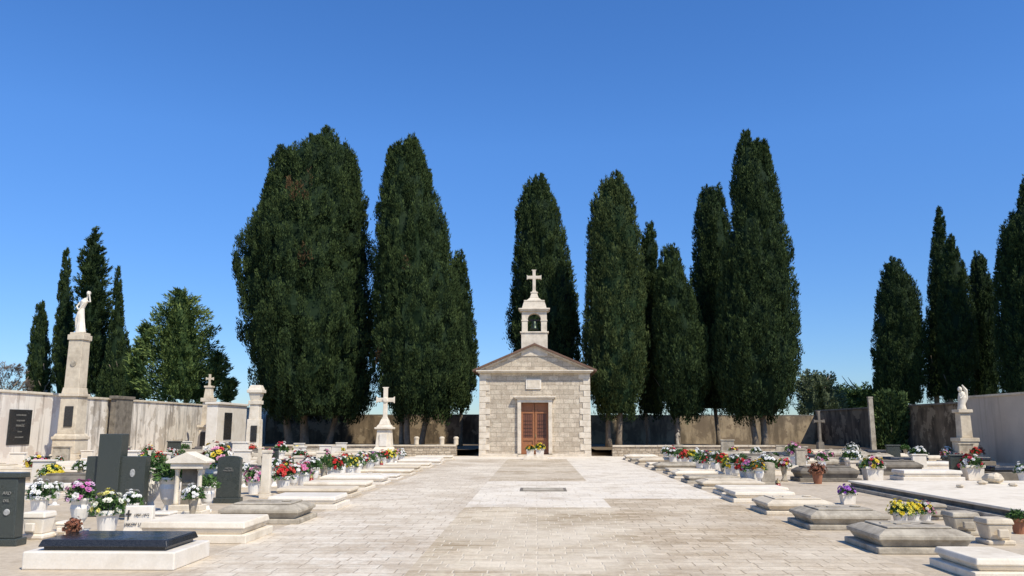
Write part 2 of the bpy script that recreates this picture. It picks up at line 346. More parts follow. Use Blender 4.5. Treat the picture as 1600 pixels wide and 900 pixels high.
for u in (650,690,712):
    x=D(u,690,YC)[0]
    if not bol:
        bol=thing("stone_post","squat pale stone post standing on low wall","post",(x,YC+.2,.63),group="posts on the low wall")
        MB().lathe([(.13,0),(.13,.3),(.15,.32),(.15,.38),(.08,.44)],12).obj("post",'cream',bol)
    else: dup(bol,(x,YC+.2,.63))
# ------------------------------------------------------------------ trees
def tris_obj(name,P,Fc,C,mat,parent,label=None):
    me=bpy.data.meshes.new(name); me.from_pydata(P.tolist() if not isinstance(P,list) else P,[],Fc)
    a=me.color_attributes.new("col",'FLOAT_COLOR','POINT'); a.data.foreach_set("color",np.hstack([C,np.ones((len(C),1))]).astype(np.float32).ravel())
    me.materials.append(M[mat]); o=bpy.data.objects.new(name,me); COL.objects.link(o); o.parent=parent
    if label: o["label"]=label
    return o
def unit(a): return a/np.maximum(np.linalg.norm(a,axis=-1,keepdims=True),1e-6)
DG=np.array([.013,.028,.011]); LG=np.array([.082,.115,.034]); BR=np.array([.17,.095,.045])
def crown(parent,base,zs,xc,rr,dens=7.5,K=44,L=(.5,.95),out=.2,lobes=.17,lf=.72,dg=DG,lg=LG,brown=(),core=.9,seed=0,ysc=1.0,name="crown",drop=.1,asp=(.14,.24),rad_=.22,spire=.05):
    zs=np.array(zs);xc=np.array(xc);rr=np.maximum(np.array(rr)-.06,.02); o=np.argsort(zs); zs,xc,rr=zs[o],xc[o],rr[o]
    zt=np.linspace(zs[0],zs[-1]-.15,200); rt=np.interp(zt,zs,rr); area=2*math.pi*np.trapezoid(rt,zt) if hasattr(np,'trapezoid') else 2*math.pi*np.trapz(rt,zt)
    n=int(area*dens)+60; wgt=rt+.15; cdf=np.cumsum(wgt)/wgt.sum(); z=np.interp(rng.random(n),cdf,zt); th=rng.random(n)*2*math.pi
    def disp(t,zz,r):
        v=Vector((math.cos(t)*r*.5+seed*7.1,math.sin(t)*r*.5,zz*.22)); a=noise.noise(v); 
        v2=Vector((math.cos(t)*r*1.1,math.sin(t)*r*1.1+seed*3.3,zz*.6)); b2=noise.noise(v2)
        cre=max(0,1-abs(a)*6); return 1-lobes*cre+.12*b2-.07*max(0,1-abs(b2)*6), a
    r=np.interp(z,zs,rr); d=np.array([disp(t,q,k)[0] for t,q,k in zip(th,z,r)])
    R=r*d*(1-rng.random(n)**2*drop)
    rad=np.stack([np.cos(th),np.sin(th)*ysc,np.zeros(n)],1)
    c=rad*R[:,None]; c[:,0]+=np.interp(z,zs,xc); c[:,2]=z
    ax=unit(rad*out*rng.uniform(.3,1.6,(n,1))+np.array([0,0,1.0])+rng.normal(0,.1,(n,3)))
    sc=rng.uniform(L[0],L[1],n)*np.clip(.55+r/2.2,.6,1.15)
    big=(rng.random(n)<spire)&(r>.8); sc=np.where(big,sc*rng.uniform(1.2,1.7,n),sc); ax[big]=unit(ax[big]+np.array([0,0,1.2]))
    c=c-ax*sc[:,None]*np.where(big,.6,.65)[:,None]
    t=rng.random((n,K)); ang=rng.random((n,K))*2*math.pi; e1=unit(np.cross(ax,np.array([.3,1,.1]))); e2=np.cross(ax,e1)
    rd=e1[:,None,:]*np.cos(ang)[...,None]+e2[:,None,:]*np.sin(ang)[...,None]
    wd=(rad_*np.minimum(sc,1.3))[:,None]*np.clip(1.1-t,0,1)**.6*np.sqrt(rng.random((n,K)))*1.2
    p=c[:,None,:]+ax[:,None,:]*(t*sc[:,None])[...,None]+rd*wd[...,None]
    ld=unit(ax[:,None,:]*1.2+rd*.5+rng.normal(0,.2,(n,K,3)))
    ll=rng.uniform(.14,.32,(n,K))*lf; lw=ll*rng.uniform(asp[0],asp[1],(n,K))
    sd=unit(np.cross(ld,rng.normal(0,1,(n,K,3))))
    a0=p-sd*lw[...,None]; a1=p+sd*lw[...,None]; a2=p+ld*ll[...,None]
    V=np.stack([a0,a1,a2],2).reshape(-1,3)
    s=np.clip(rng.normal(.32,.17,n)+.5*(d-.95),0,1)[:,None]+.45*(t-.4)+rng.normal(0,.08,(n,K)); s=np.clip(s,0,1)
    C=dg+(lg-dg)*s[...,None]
    for bx,bz,br in brown:
        m=(np.abs(c[:,0]+base[0]-bx)<br)&(np.abs(c[:,2]+base[2]-bz)<br)&(c[:,1]<0)&(rng.random(n)<.6)
        C[m]=BR*(.4+.6*rng.random((m.sum(),K,1)))
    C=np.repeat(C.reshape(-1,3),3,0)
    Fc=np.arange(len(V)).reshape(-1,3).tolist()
    if core:
        na,nz=28,max(10,int((zs[-1]-zs[0])*1.6)); off=len(V); cv=[]
        for q in np.linspace(zs[0]+.1,zs[-1]-.6,nz):
            r0=float(np.interp(q,zs,rr)); x0=float(np.interp(q,zs,xc))
            for i in range(na):
                tt=2*math.pi*i/na; dd=disp(tt,q,r0)[0]*core; cv.append((x0+math.cos(tt)*max(0,r0-.12)*dd,math.sin(tt)*ysc*max(0,r0-.12)*dd,q))
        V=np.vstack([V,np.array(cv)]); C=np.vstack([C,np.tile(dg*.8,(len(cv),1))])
        for j in range(nz-1):
            for i in range(na):
                k=(i+1)%na; Fc.append([off+j*na+i,off+j*na+k,off+(j+1)*na+k,off+(j+1)*na+i])
        Fc.append([off+i for i in range(na)][::-1]); Fc.append([off+(nz-1)*na+i for i in range(na)])
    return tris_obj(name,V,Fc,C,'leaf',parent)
def tree(name,label,cat,Y,prof,bu,stems=1,base_z=.34,sr=.22,spread=.5,seed=0,tops=(),**kw):
    zs=[];xl=[];rr=[]
    for v,a,b in prof:
        x0,z=D(a,v,Y); x1,_=D(b,v,Y); zs.append(z); xl.append((x0+x1)/2); rr.append(max(.03,(x1-x0)/2))
    bx=D(bu,690,Y)[0]; base=(bx,Y,base_z)
    e=thing(name,label,cat,base,group=kw.pop('group',None))
    zs=[z-base_z for z in zs]; xl=[x-bx for x in xl]
    topz=max(zs); mb=MB(); rs=random.Random(seed)
    for i in range(stems):
        ox=(i-(stems-1)/2)*spread*1.3+rs.uniform(-.25,.25)*spread; oy=rs.uniform(-.6,.6)*spread; k_=rs.uniform(.75,1.15)
        xm=xl[len(xl)//2]; hh=topz*rs.uniform(.6,.85)
        pts=[(ox*.7,oy*.6,-.1),(ox*.78,oy*.7,.5),(ox+rs.uniform(-.2,.2),oy,min(zs)+.8),(ox*1.2+xm*.6,oy*1.2,hh*.55),(xm+ox*.4,oy*.5,hh)]
        mb.tube(pts,[sr*1.5*k_,sr*1.05*k_,sr*.85*k_,sr*.6,sr*.15],9)
        for k in range(5):
            zz=min(zs)+rs.uniform(.2,.5)*(k+1); an=rs.uniform(0,6.28); ln=rs.uniform(.8,1.8)*min(1,max(rr)/2)
            mb.tube([(ox,oy,zz),(ox+math.cos(an)*ln*.5,oy+math.sin(an)*ln*.5,zz+ln*.5),(ox+math.cos(an)*ln,oy+math.sin(an)*ln,zz+ln*1.3)],[sr*.35,sr*.25,sr*.08],6)
    mb.obj("trunk",'bark',e,smooth=True)
    crown(e,base,zs,xl,rr,seed=seed,**kw)
    for j,(u,vt,vb,wp,dy) in enumerate(tops):
        x0,zt_=D(u,vt,Y); _,zb_=D(u,vb,Y); rw=wp*Y/F/2; zt_-=base_z; zb_-=base_z; hh=zt_-zb_
        kw2={k:v for k,v in kw.items() if k not in('brown','core')}
        o=crown(e,base,[zb_,zb_+hh*.35,zb_+hh*.72,zt_-hh*.08,zt_],[x0-bx]*5,[rw*.8,rw,rw*.82,rw*.4,.05],seed=seed+j+30,core=.8,name="crown_leader",**kw2); o.location.y=dy
    return e
def bz(u,v,Y,r=.45): x,z=D(u,v,Y); return (x,z,r)
cy="cypress_tree"
BU=dict(asp=(.3,.45),rad_=.3,K=30,spire=0,L=(.6,1.2),lf=.8)
tree(cy,"broad dark green cypress with several tops and brown patches","cypress tree",54,
 [(218,500,528),(228,474,544),(250,448,558),(285,430,568),(335,404,578),(395,376,582),(450,376,584),(500,380,589),(550,389,588),(590,398,588),(625,408,582),(652,436,566)],480,stems=3,spread=1.2,sr=.24,seed=1,brown=[bz(497,330,54,.7),bz(465,312,54,.4),bz(505,425,54)],lobes=.22,
 tops=[(519,205,290,44,-1.0),(490,211,300,44,-.2),(452,230,330,52,-.9),(549,241,330,36,-.6),(432,272,370,44,-.4)])
tree(cy,"tall dense cypress tapering to a blunt top","cypress tree",52,
 [(222,626,652),(238,610,660),(268,598,672),(320,591,689),(380,585,706),(440,583,716),(500,581,725),(560,583,734),(610,592,732),(650,618,704)],640,stems=3,spread=.7,sr=.2,seed=2,brown=[bz(640,440,52,.35),bz(600,570,52,.35)],lobes=.22,
 tops=[(645,215,290,38,-.6),(620,223,300,38,-.3),(662,252,330,32,-.3)])
tree(cy,"slim cypress with bare pale trunk","cypress tree",54,[(388,715,720),(410,706,728),(470,700,738),(540,700,746),(600,700,745),(640,708,732)],720,seed=3,sr=.14,stems=1,spread=.3)
tree(cy,"cypress rising behind the chapel roof","cypress tree",57,[(280,826,850),(292,819,858),(330,806,874),(380,806,886),(430,802,897),(480,796,904),(520,788,907),(570,800,905),(630,815,890)],845,seed=4,sr=.22,tops=[(843,274,340,32,-.4)])
tree(cy,"dense cypress with olive tone beside the chapel","cypress tree",52,[(276,948,968),(290,937,979),(330,922,994),(380,918,1003),(440,915,1007),(500,911,1011),(560,909,1012),(605,914,1010),(648,935,990)],958,stems=2,spread=.6,seed=5,sr=.17,lg=np.array([.115,.14,.042]),dg=DG*1.4,tops=[(962,270,330,34,-.4)])
tree(cy,"narrow cypress squeezed between larger ones","cypress tree",55,[(345,1012,1019),(365,1004,1025),(410,996,1030),(480,990,1040),(560,985,1045),(648,1000,1035)],1012,seed=6,sr=.15)
tree(cy,"lower dark cypress with ragged edge","cypress tree",52,[(380,1042,1052),(395,1033,1061),(430,1028,1074),(480,1022,1092),(530,1020,1106),(580,1022,1112),(620,1028,1108),(652,1050,1090)],1060,seed=7,lobes=.3,sr=.15)
tree(cy,"rounded-top cypress behind a taller one","cypress tree",57,[(290,1102,1122),(303,1094,1131),(340,1085,1140),(400,1082,1150),(470,1082,1160),(560,1085,1165),(640,1090,1150)],1125,seed=8,sr=.18)
tree(cy,"tallest cypress with a single pointed tip","cypress tree",51,[(222,1156,1188),(238,1149,1199),(290,1142,1214),(340,1138,1224),(400,1131,1236),(460,1123,1244),(520,1116,1250),(570,1112,1250),(610,1120,1242),(652,1148,1216)],1188,stems=2,spread=.6,seed=9,sr=.22,
 tops=[(1165,201,280,28,0),(1184,217,290,34,-.4)])
tree(cy,"dark cypress beyond the cemetery wall","cypress tree",72,[(401,1387,1399),(415,1381,1410),(450,1373,1430),(500,1370,1442),(550,1365,1445),(600,1366,1444),(632,1375,1430)],1405,base_z=0,seed=10)
tree(cy,"slender pointed cypress beyond the wall","cypress tree",74,[(322,1465,1471),(350,1460,1476),(400,1453,1482),(460,1450,1490),(540,1448,1495),(620,1450,1490)],1470,base_z=0,seed=11)
tree(cy,"pointed cypress beyond the wall","cypress tree",70,[(364,1482,1489),(385,1476,1495),(430,1470,1511),(490,1468,1521),(560,1468,1524),(625,1475,1515)],1495,base_z=0,seed=12)
tree(cy,"small pointed cypress beyond the wall","cypress tree",73,[(391,1523,1530),(410,1519,1540),(450,1516,1552),(520,1517,1560),(620,1520,1560)],1538,base_z=0,seed=13)
tree(cy,"broad tall cypress beyond the beige wall","cypress tree",64,[(272,1601,1613),(320,1590,1628),(370,1564,1650),(440,1560,1662),(520,1560,1668),(625,1570,1655)],1610,base_z=0,seed=14,tops=[(1578,350,430,26,-.5)])
tree(cy,"small lone cypress beyond the wall","cypress tree",66,[(470,59,67),(490,56,71),(540,47,76),(590,42,79),(625,45,77)],60,base_z=0,seed=15)
tree(cy,"narrow spire cypress beyond the wall","cypress tree",64,[(387,101,106),(410,98,109),(460,92,112),(520,86,116),(570,82,119),(625,85,120)],103,base_z=0,seed=16,L=(.5,.9))
def zigzag(pts,step,amp):
    out=[]; pts=sorted(pts); vs=[p[0] for p in pts]; v=vs[0]; k=0
    while v<=vs[-1]:
        a=float(np.interp(v,vs,[p[1] for p in pts])); b=float(np.interp(v,vs,[p[2] for p in pts])); w_=(b-a)/2; f=amp if k%2 else 0
        out.append((v,a+w_*f,b-w_*f)); v+=step*(.8 if k%2 else 1.2)*(.7+.3*(v-vs[0])/(vs[-1]-vs[0]+1)); k+=1
    return out
tree("conifer_tree","ragged spiky conifer with loose branches","conifer",62,zigzag([(350,146,150),(366,138,158),(405,124,170),(440,116,174),(500,112,180),(560,110,186),(625,113,190)],10,.42),148,base_z=0,seed=17,out=1.0,lobes=.4,dens=6,L=(.5,1.1),core=.62,drop=.4,rad_=.16,lf=.9)
tree(cy,"thin pointed cypress beyond the wall","cypress tree",60,[(416,181,186),(440,179,189),(500,174,194),(550,168,204),(600,157,216),(625,152,220)],186,base_z=0,seed=18,L=(.5,.9))
PG=np.array([.045,.08,.026]); PL=np.array([.24,.31,.09])
tree("pine_tree","open mid-green conifer with spreading upswept branches","conifer",56,zigzag([(440,276,284),(455,264,298),(482,240,324),(512,218,340),(545,212,350),(575,208,362),(605,212,368),(628,225,355)],17,.36),285,base_z=0,seed=19,out=1.9,lobes=.5,dens=4.6,L=(.6,1.3),core=.52,drop=.5,dg=PG,lg=PL,asp=(.14,.24),rad_=.2,K=36,spire=.1,lf=1.0,
 tops=[(345,545,600,30,-.5),(362,590,625,26,-.5),(235,500,560,26,-.5),(222,545,600,26,-.8)])
PG=np.array([.03,.058,.02]); PL=np.array([.17,.235,.07])
tree("shrub_tree","small bright yellow-green tree behind the wall","tree",66,[(610,425,445),(622,405,455),(640,405,455),(660,410,450)],430,base_z=0,seed=20,out=1.4,dens=5,dg=PG*2,lg=np.array([.28,.31,.06]),**BU)
tree("shrub_tree","small brownish bare-looking tree behind the wall","tree",60,[(565,5,25),(585,-10,38),(612,-14,44),(640,-10,40)],12,base_z=0,seed=21,out=1.2,dens=2.2,core=0,dg=np.array([.09,.075,.065]),lg=np.array([.24,.18,.14]),asp=(.1,.2),rad_=.3)
OG=np.array([.08,.1,.055]); OL=np.array([.24,.28,.14])
tree("olive_tree","grey-green olive tree beyond the back wall","olive tree",76,[(576,1262,1278),(590,1248,1300),(615,1238,1316),(645,1240,1320)],1275,base_z=0,seed=22,out=1.3,dens=4,core=.7,dg=OG,lg=OL,lobes=.4,drop=.4,**BU)
tree("olive_tree","low rounded green tree beyond the wall","olive tree",80,[(600,1320,1370),(612,1300,1395),(640,1290,1405)],1345,base_z=0,seed=23,out=1.3,dens=4,core=.7,dg=PG*1.5,lg=PL*1.1,**BU)
tree("ivy_bush","dark green ivy clinging over the old wall","bush",47,[(612,1382,1404),(622,1370,1414),(660,1367,1416),(706,1370,1414)],1393,base_z=0,seed=24,out=.8,dens=9,core=.85,dg=PG*.8,lg=PL*.7,ysc=.35,sr=.08,**BU)
tree("shrub_tree","low green tree in front of the pines","tree",62,[(560,190,205),(580,178,222),(620,170,235)],200,base_z=0,seed=25,out=1.2,dens=5,dg=PG,lg=PL*.9,**BU)
# ------------------------------------------------------------------ graves
def grave(style,x0,x1,y0,y1,label,h=1.0,group=None,tone=None,z=0):
    cx,cy_=(x0+x1)/2,(y0+y1)/2; L=x1-x0; W=y1-y0
    e=thing("grave",label,"grave",(cx,cy_,z),group=group)
    if style=='carved':
        m=tone or 'grey'
        MB().box(0,0,0,.09*h,L,W).obj("plinth",m,e,bevel=.015)
        MB().box(0,0,.09*h,.19*h,L-.22,W-.2,L-.12,W-.1).obj("body",m,e,bevel=.01)
        MB().box(0,0,.19*h,.26*h,L-.06,W-.05).box(0,0,.26*h,.33*h,L-.08,W-.07,L-.36,W-.34).box(0,0,.33*h,.36*h,L-.44,W-.42).obj("lid",m,e,bevel=.014)
        MB().lathe([(.0,.36*h),(.07,.36*h),(.09,.375*h),(.06,.39*h),(.0,.392*h)],12,L*.22,0).obj("rosette",m,e)
        MB().prism([(-L*.12-.2,-.03),(-L*.12-.035,-.03),(-L*.12-.035,-.12),(-L*.12+.035,-.12),(-L*.12+.035,-.03),(-L*.12+.2,-.03),(-L*.12+.2,.03),(-L*.12+.035,.03),(-L*.12+.035,.12),(-L*.12-.035,.12),(-L*.12-.035,.03),(-L*.12-.2,.03)],-.376*h,-.36*h).obj("carved_cross",m,e).rotation_euler=(-math.pi/2,0,0)
    elif style=='slab':
        m=tone or 'marble'
        MB().box(0,0,0,.1*h,L,W).obj("base",m,e,bevel=.012)
        MB().box(0,0,.1*h,.17*h,L-.2,W-.18,L-.12,W-.1).box(0,0,.17*h,.25*h,L-.08,W-.07,L-.12,W-.11).obj("slab",m,e,bevel=.018)
    elif style=='granite':
        m=tone or 'marble'
        MB().box(0,0,0,.2*h,L,W).obj("base",m,e,bevel=.015)
        MB().box(0,0,.2*h,.24*h,L-.34,W-.24).obj("ledge",'black',e)
        MB().box(0,0,.24*h,.32*h,L-.24,W-.14,L-.3,W-.2).obj("slab",'black',e,bevel=.012)
    return e
def gspan(uL,uR,vF,W=1.05,side=-1):
    _,y=G(838,vF); vb=667+(vF-667)*y/(y+W)
    if side<0: x0=D(uL,vF,y)[0]; x1=D(uR,vb,y+W)[0]
    else: x0=D(uL,vb,y+W)[0]; x1=D(uR,vF,y)[0]
    return x0,x1,y,y+W
grave('granite',*gspan(32,327,895,W=1.0),"white-based grave with black polished granite slab",h=1.0)
grave('slab',*gspan(208,426,852,W=1.15),"low cream marble grave with plain thick slab",h=1.15,tone='white')
grave('carved',*gspan(335,496,821,W=1.15),"weathered grey carved stone ledger grave",h=.9)
grave('slab',*gspan(412,547,798,W=1.15),"smooth white marble ledger grave")
def frange(a,b,s):
    while a<b: yield a; a+=s
gl="ledger graves lining the paved avenue"
i=0
for y in (18.6,20.6,22.7,24.8,27,29.4,32,34.6,37.2,39.6):
    st=('slab','slab','carved','slab','slab')[i%5]; 
    grave(st,-6.05+random.uniform(-.1,.1),-4.2+random.uniform(-.15,.1),y,y+1.05,"low pale stone ledger grave beside the paved avenue",h=random.uniform(.6,.85),group=gl,tone=('cream','marble','white','white','marble')[(i*2)%5]); i+=1
grave('slab',*gspan(1452,1640,905,W=1.0,side=1),"cream stone ledger grave with rounded slab",h=.9,tone='white')
grave('carved',*gspan(1319,1532,864,W=1.15,side=1),"large weathered beige-grey carved ledger grave",h=.88)
grave('carved',*gspan(1230,1398,827,W=1.15,side=1),"beige-grey carved ledger grave with sloping lid",h=.85)
grave('carved',*gspan(1172,1310,804,W=1.15,side=1),"grey-cream carved ledger grave",h=.8,tone='cream')
grave('slab',*gspan(1127,1248,785,W=1.15,side=1),"pale ledger grave with flat slab",h=.9,tone='white')
i=0
for y in (19.4,21.5,23.6,25.8,28,30.4,32.8,35.2,37.6,40):
    grave(('slab','carved')[i%2],4.4+random.uniform(-.1,.1),6.0+random.uniform(-.1,.1),y,y+1.05,"low pale stone ledger grave beside the paved avenue",h=random.uniform(.6,.85),group=gl,tone=('white','cream','grey')[i%3]); i+=1
x0,y0=G(812,768); x1,_=G(886,768); _,y1=G(838,763)
fp=thing("floor_slab","flat dark framed stone plate set in pavement","floor slab",((x0+x1)/2,(y0+y1)/2,.004))
MB().box(0,0,0,.012,x1-x0,y1-y0).obj("frame",'dkstone',fp); MB().box(0,0,.012,.02,x1-x0-.16,(y1-y0)-.16).obj("plate",'grey',fp)
def headstone(kind,u,v,wpx,topv,label,mat='white',dpt=.18,z=0,lines=True):
    x,y=G(u,v,z); w=(D(u+wpx/2,v,y)[0]-D(u-wpx/2,v,y)[0]); h=D(u,topv,y)[1]-z
    e=thing("headstone",label,"headstone",(x,y,z))
    if kind=='stele':
        MB().box(0,0,0,.12*h,w*1.15,dpt*1.5).obj("base",mat,e,bevel=.012)
        n=8; poly=[(-w/2,.12*h),(w/2,.12*h),(w/2,h*.93)]+[(w/2*math.cos(t),h*.93+h*.07*math.sin(t)) for t in np.linspace(.3,math.pi-.3,n)]+[(-w/2,h*.93)]
        MB().prism(poly,-dpt/2,dpt/2).obj("stone",mat,e,bevel=.01)
    elif kind=='block':
        MB().box(0,0,0,.1,w*1.1,dpt*1.2).obj("base",mat,e,bevel=.01)
        MB().box(0,0,.1,h-.07,w*.96,dpt*.98,w*.86,dpt*.9).box(0,0,h-.07,h,w,dpt*1.1).obj("stone",mat,e,bevel=.012)
    elif kind=='cross':
        MB().box(0,0,0,.14*h,w*.9,dpt*1.8,w*.8,dpt*1.6).box(0,0,.14*h,.34*h,w*.6,dpt*1.4,w*.5,dpt*1.2).obj("base",mat,e,bevel=.012)
        MB().prism([(a,b+.34*h) for a,b in crosspoly(h*.66,w,w*.22,h*.44)],-dpt*.35,dpt*.35).obj("cross",mat,e,bevel=.01)
    return e,w,h
e,w_,h_=headstone('block',-10,852,78,738,"dark green granite headstone with oval portrait and letters",'green',.2)
text("ARD",e,(.18,-.108,h_*.7),.06,'lettw'); text("DEL",e,(.18,-.108,h_*.6),.05,'lettw')
MB().lathe([(0,0),(.045,0),(.04,.012),(0,.014)],16).obj("portrait",'portrait',e,loc=(.2,-.1,h_*.46)).rotation_euler=(math.pi/2,0,0)
x,y=G(176,806); sc=1/(F*1.03/y)
e=thing("granite_cross_monument","stepped dark green granite cross monument with portrait","headstone",(x,y,0))
W=98*sc; Hh=D(178,678,y)[1]; Hs=D(178,713,y)[1]
MB().box(0,.02,0,.12,W*1.06,.46).obj("base",'green',e,bevel=.01)
MB().box(-W*.33,.06,.12,Hs,W*.34,.14).obj("wing",'green',e,bevel=.008)
MB().box(W*.24,.03,.12,Hs*1.0,W*.52,.2).obj("wing",'green',e,bevel=.008)
MB().box(-.1,.02,.12,Hh,.42,.27).obj("cross_shaft",'green',e,bevel=.008)
o=MB().lathe([(0,0),(.06,0),(.055,.012),(0,.014)],16).obj("portrait",'portrait',e,loc=(W*.3,-.07,Hs*.72)); o.rotation_euler=(math.pi/2,0,0); o.scale=(.8,1.25,1)
text("1921-1988\n1929-2004",e,(W*.3,-.076,Hs*.42),.05,'lettw')
x,y=G(216,842)
e=thing("headstone","small white tilted headstone with dark inscription","headstone",(x,y,0),rot=.12)
hh=D(216,790,y)[1]; ww=.4
MB().box(0,0,0,.06,ww+.08,.26).obj("base",'marble',e,bevel=.008); MB().box(0,0,.06,hh,ww,.16,ww*.97,.1).obj("stone",'marble',e,bevel=.012)
text("1907-1972",e,(.05,-.078,hh*.7),.05,'lettd').rotation_euler=(math.pi/2-.06,0,0)
text("JAKOV LUČIĆ",e,(.0,-.085,hh*.42),.058,'lettd').rotation_euler=(math.pi/2-.06,0,0)
MB().prism([(-.145,hh*.6),(-.13,hh*.6),(-.13,hh*.74),(-.1,hh*.74),(-.1,hh*.78),(-.13,hh*.78),(-.13,hh*.88),(-.145,hh*.88),(-.145,hh*.78),(-.175,hh*.78),(-.175,hh*.74),(-.145,hh*.74)],-.08,-.05).obj("cross_emblem",'lettd',e)
x,y=G(292,806); e=thing("temple_headstone","white temple-shaped headstone with two columns and dark panel","headstone",(x,y,0)); tw=.58
ht=D(292,706,y)[1]
MB().box(0,0,0,.1,tw+.12,.38).box(0,0,.1,.2,tw,.32).obj("base",'white',e,bevel=.01)
MB().box(0,.06,.2,ht-.3,tw-.3,.12).obj("panel",'dkstone',e)
for sg in (-1,1): MB().lathe([(.06,.2),(.045,.25),(.04,ht-.36),(.06,ht-.3)],12,sg*(tw/2-.08),-.04).obj("column",'white',e,smooth=True)
MB().box(0,0,ht-.3,ht-.2,tw+.02,.32).prism([(-tw/2-.09,ht-.2),(tw/2+.09,ht-.2),(tw/2+.09,ht-.16),(0,ht),(-tw/2-.09,ht-.16)],-.2,.2).obj("pediment",'white',e,bevel=.008)
text("OBITELJ\nBERKOVIĆ",e,(0,-.006,ht*.52),.05,'lettw')
e,w_,h_=headstone('stele',356,786,36,712,"dark polished granite headstone with pale lettering",'green',.14)
text("OBITELJ\nMIROŠEVIĆ",e,(0,-.078,h_*.72),.045,'lettw')
headstone('block',414,778,15,703,"slim pale stone pillar headstone",'white',.14)
headstone('cross',404,748,24,700,"small weathered stone cross headstone",'cream',.16)
headstone('block',60,742,30,716,"low white marble block headstone",'marble',.2)
headstone('block',500,738,14,705,"small white stone block headstone",'white',.2)
headstone('block',466,746,16,712,"small cream stone block headstone",'white',.2)
headstone('stele',1200,757,22,722,"small grey stone headstone beside ledger grave",'grey',.16)
headstone('block',1252,742,16,700,"narrow weathered stone pillar headstone",'grey',.2)
headstone('block',1335,738,18,720,"small white stone block headstone",'white',.3)
headstone('block',1155,747,14,716,"small white stone block headstone",'white',.2)
headstone('cross',1283,716,17,642,"slender dark weathered stone cross monument",'dkstone',.3)
headstone('block',1366,712,8,620,"tall thin grey stone post by ivy",'grey',.2)
x,y=G(600,715); e=thing("stone_cross","white stone cross on tapering carved pedestal","stone cross",(x,y,0))
zt=D(600,605,y)[1]; zb=D(600,655,y)[1]
MB().box(0,0,0,.2,1.4,1.4).box(0,0,.2,.42,1.15,1.15).box(0,0,.42,.55,1.02,1.02,.86,.86).box(0,0,.55,zb*.74,.82,.82,.68,.68).box(0,0,zb*.74,zb*.79,.94,.94).box(0,0,zb*.79,zb*.86,.8,.8,.6,.6).box(0,0,zb*.86,zb,.56,.56,.36,.36).obj("pedestal",'white',e,bevel=.02)
MB().prism([(a,b+zb) for a,b in crosspoly(zt-zb,.98,.22,(zt-zb)*.6)],-.1,.1).obj("cross",'white',e,bevel=.02)
o=MB().lathe([(0,0),(.14,0),(.16,.03),(.1,.06),(0,.06)],16).obj("rosette",'white',e,loc=(0,-.095,zb+(zt-zb)*.6)); o.rotation_euler=(math.pi/2,0,0)
MB().box(0,-.4,zb*.3,zb*.62,.4,.06).obj("plaque",'marble',e,bevel=.01)
# ---- statues
def figure(mb,s,z,lean=.0,arm='face'):
    def p(x,y,zz): return (x*s,y*s,z+zz*s)
    mb.tube([p(.02,0,0),p(.01,0,.05),p(-.04,0,.45),p(-.07,0,.85),p(-.03,0,1.08),p(.0,0,1.2),p(.04,0,1.36),p(.07+lean*.5,-.01,1.46),p(.09+lean,-.01,1.5)],[.21*s,.2*s,.15*s,.155*s,.1*s,.12*s,.15*s,.09*s,.05*s],16)
    for k in range(9):
        a=k*.7; mb.tube([p(.19*math.cos(a),.18*math.sin(a),.02),p(-.03+.14*math.cos(a+.15),.13*math.sin(a+.15),.5),p(-.04+.09*math.cos(a+.4),.09*math.sin(a+.4),1.0)],[.035*s,.026*s,.016*s],6)
    mb.tube([p(.08+lean,-.01,1.45),p(.13+lean,-.03,1.62)],[.048*s,.042*s],8)
    hx=.15+lean; mb.ell(p(hx,-.05,1.72),(.072*s,.09*s,.11*s)); mb.ell(p(hx,-.14,1.71),(.014*s,.02*s,.025*s)); mb.ell(p(hx-.015,.03,1.735),(.085*s,.08*s,.1*s))
    mb.tube([p(-.1,0,1.36),p(-.24,-.05,1.14),p(-.1,-.17,1.0)],[.052*s,.042*s,.028*s],8); mb.ell(p(-.07,-.19,1.0),(.04*s,.03*s,.03*s))
    if arm=='face':
        mb.tube([p(.17,0,1.38),p(.36,-.1,1.34),p(.32,-.12,1.62)],[.05*s,.04*s,.026*s],8); mb.ell(p(.3,-.11,1.67),(.028*s,.028*s,.05*s))
    else:
        mb.tube([p(.17,0,1.4),p(.25,-.05,1.12),p(.1,-.17,1.1)],[.05*s,.042*s,.03*s],8); mb.ell(p(.07,-.19,1.1),(.04*s,.03*s,.03*s))
    mb.tube([p(.12,-.1,1.36),p(-.07,-.15,1.0),p(-.19,-.11,.6),p(-.18,-.08,.2)],[.026*s,.03*s,.04*s,.03*s],8)
    return mb
xs=-19.4; Ys=xs/(D(107,720,1)[0]); 
def zz(v,u=107): return D(u,v,Ys)[1]
pm=Ys/(F*1.02)
e=thing("statue_monument","tall cream stone column with statue of draped woman","monument",(xs,Ys,0))
za0=zz(712);zb0=zz(682);zc0=zz(620);zd0=zz(606);ze0=zz(532);zf0=zz(524)
a=44*pm
MB().box(0,0,0,.3,a*1.05,a*1.05).box(0,0,.3,.5,a*.98,a*.98,a*.9,a*.9).box(0,0,.5,zb0-.12,a*.84,a*.84).box(0,0,zb0-.12,zb0,a*.92,a*.92).obj("plinth",'cream',e,bevel=.02)
MB().box(0,0,zb0,zb0+.12,a*.84,a*.84,a*.74,a*.74).box(0,0,zb0+.12,zc0,a*.66,a*.66,a*.64,a*.64).box(0,0,zc0,zc0+.12,a*.76,a*.76).box(0,0,zc0+.12,zd0,a*.64,a*.64,a*.58,a*.58).obj("pedestal",'cream',e,bevel=.02)
MB().box(0,0,zd0,ze0,a*.54,a*.54,a*.51,a*.51).box(0,0,ze0,zf0,a*.6,a*.6).box(0,0,zf0,zf0+.1,a*.5,a*.5).obj("column",'cream',e,bevel=.02)
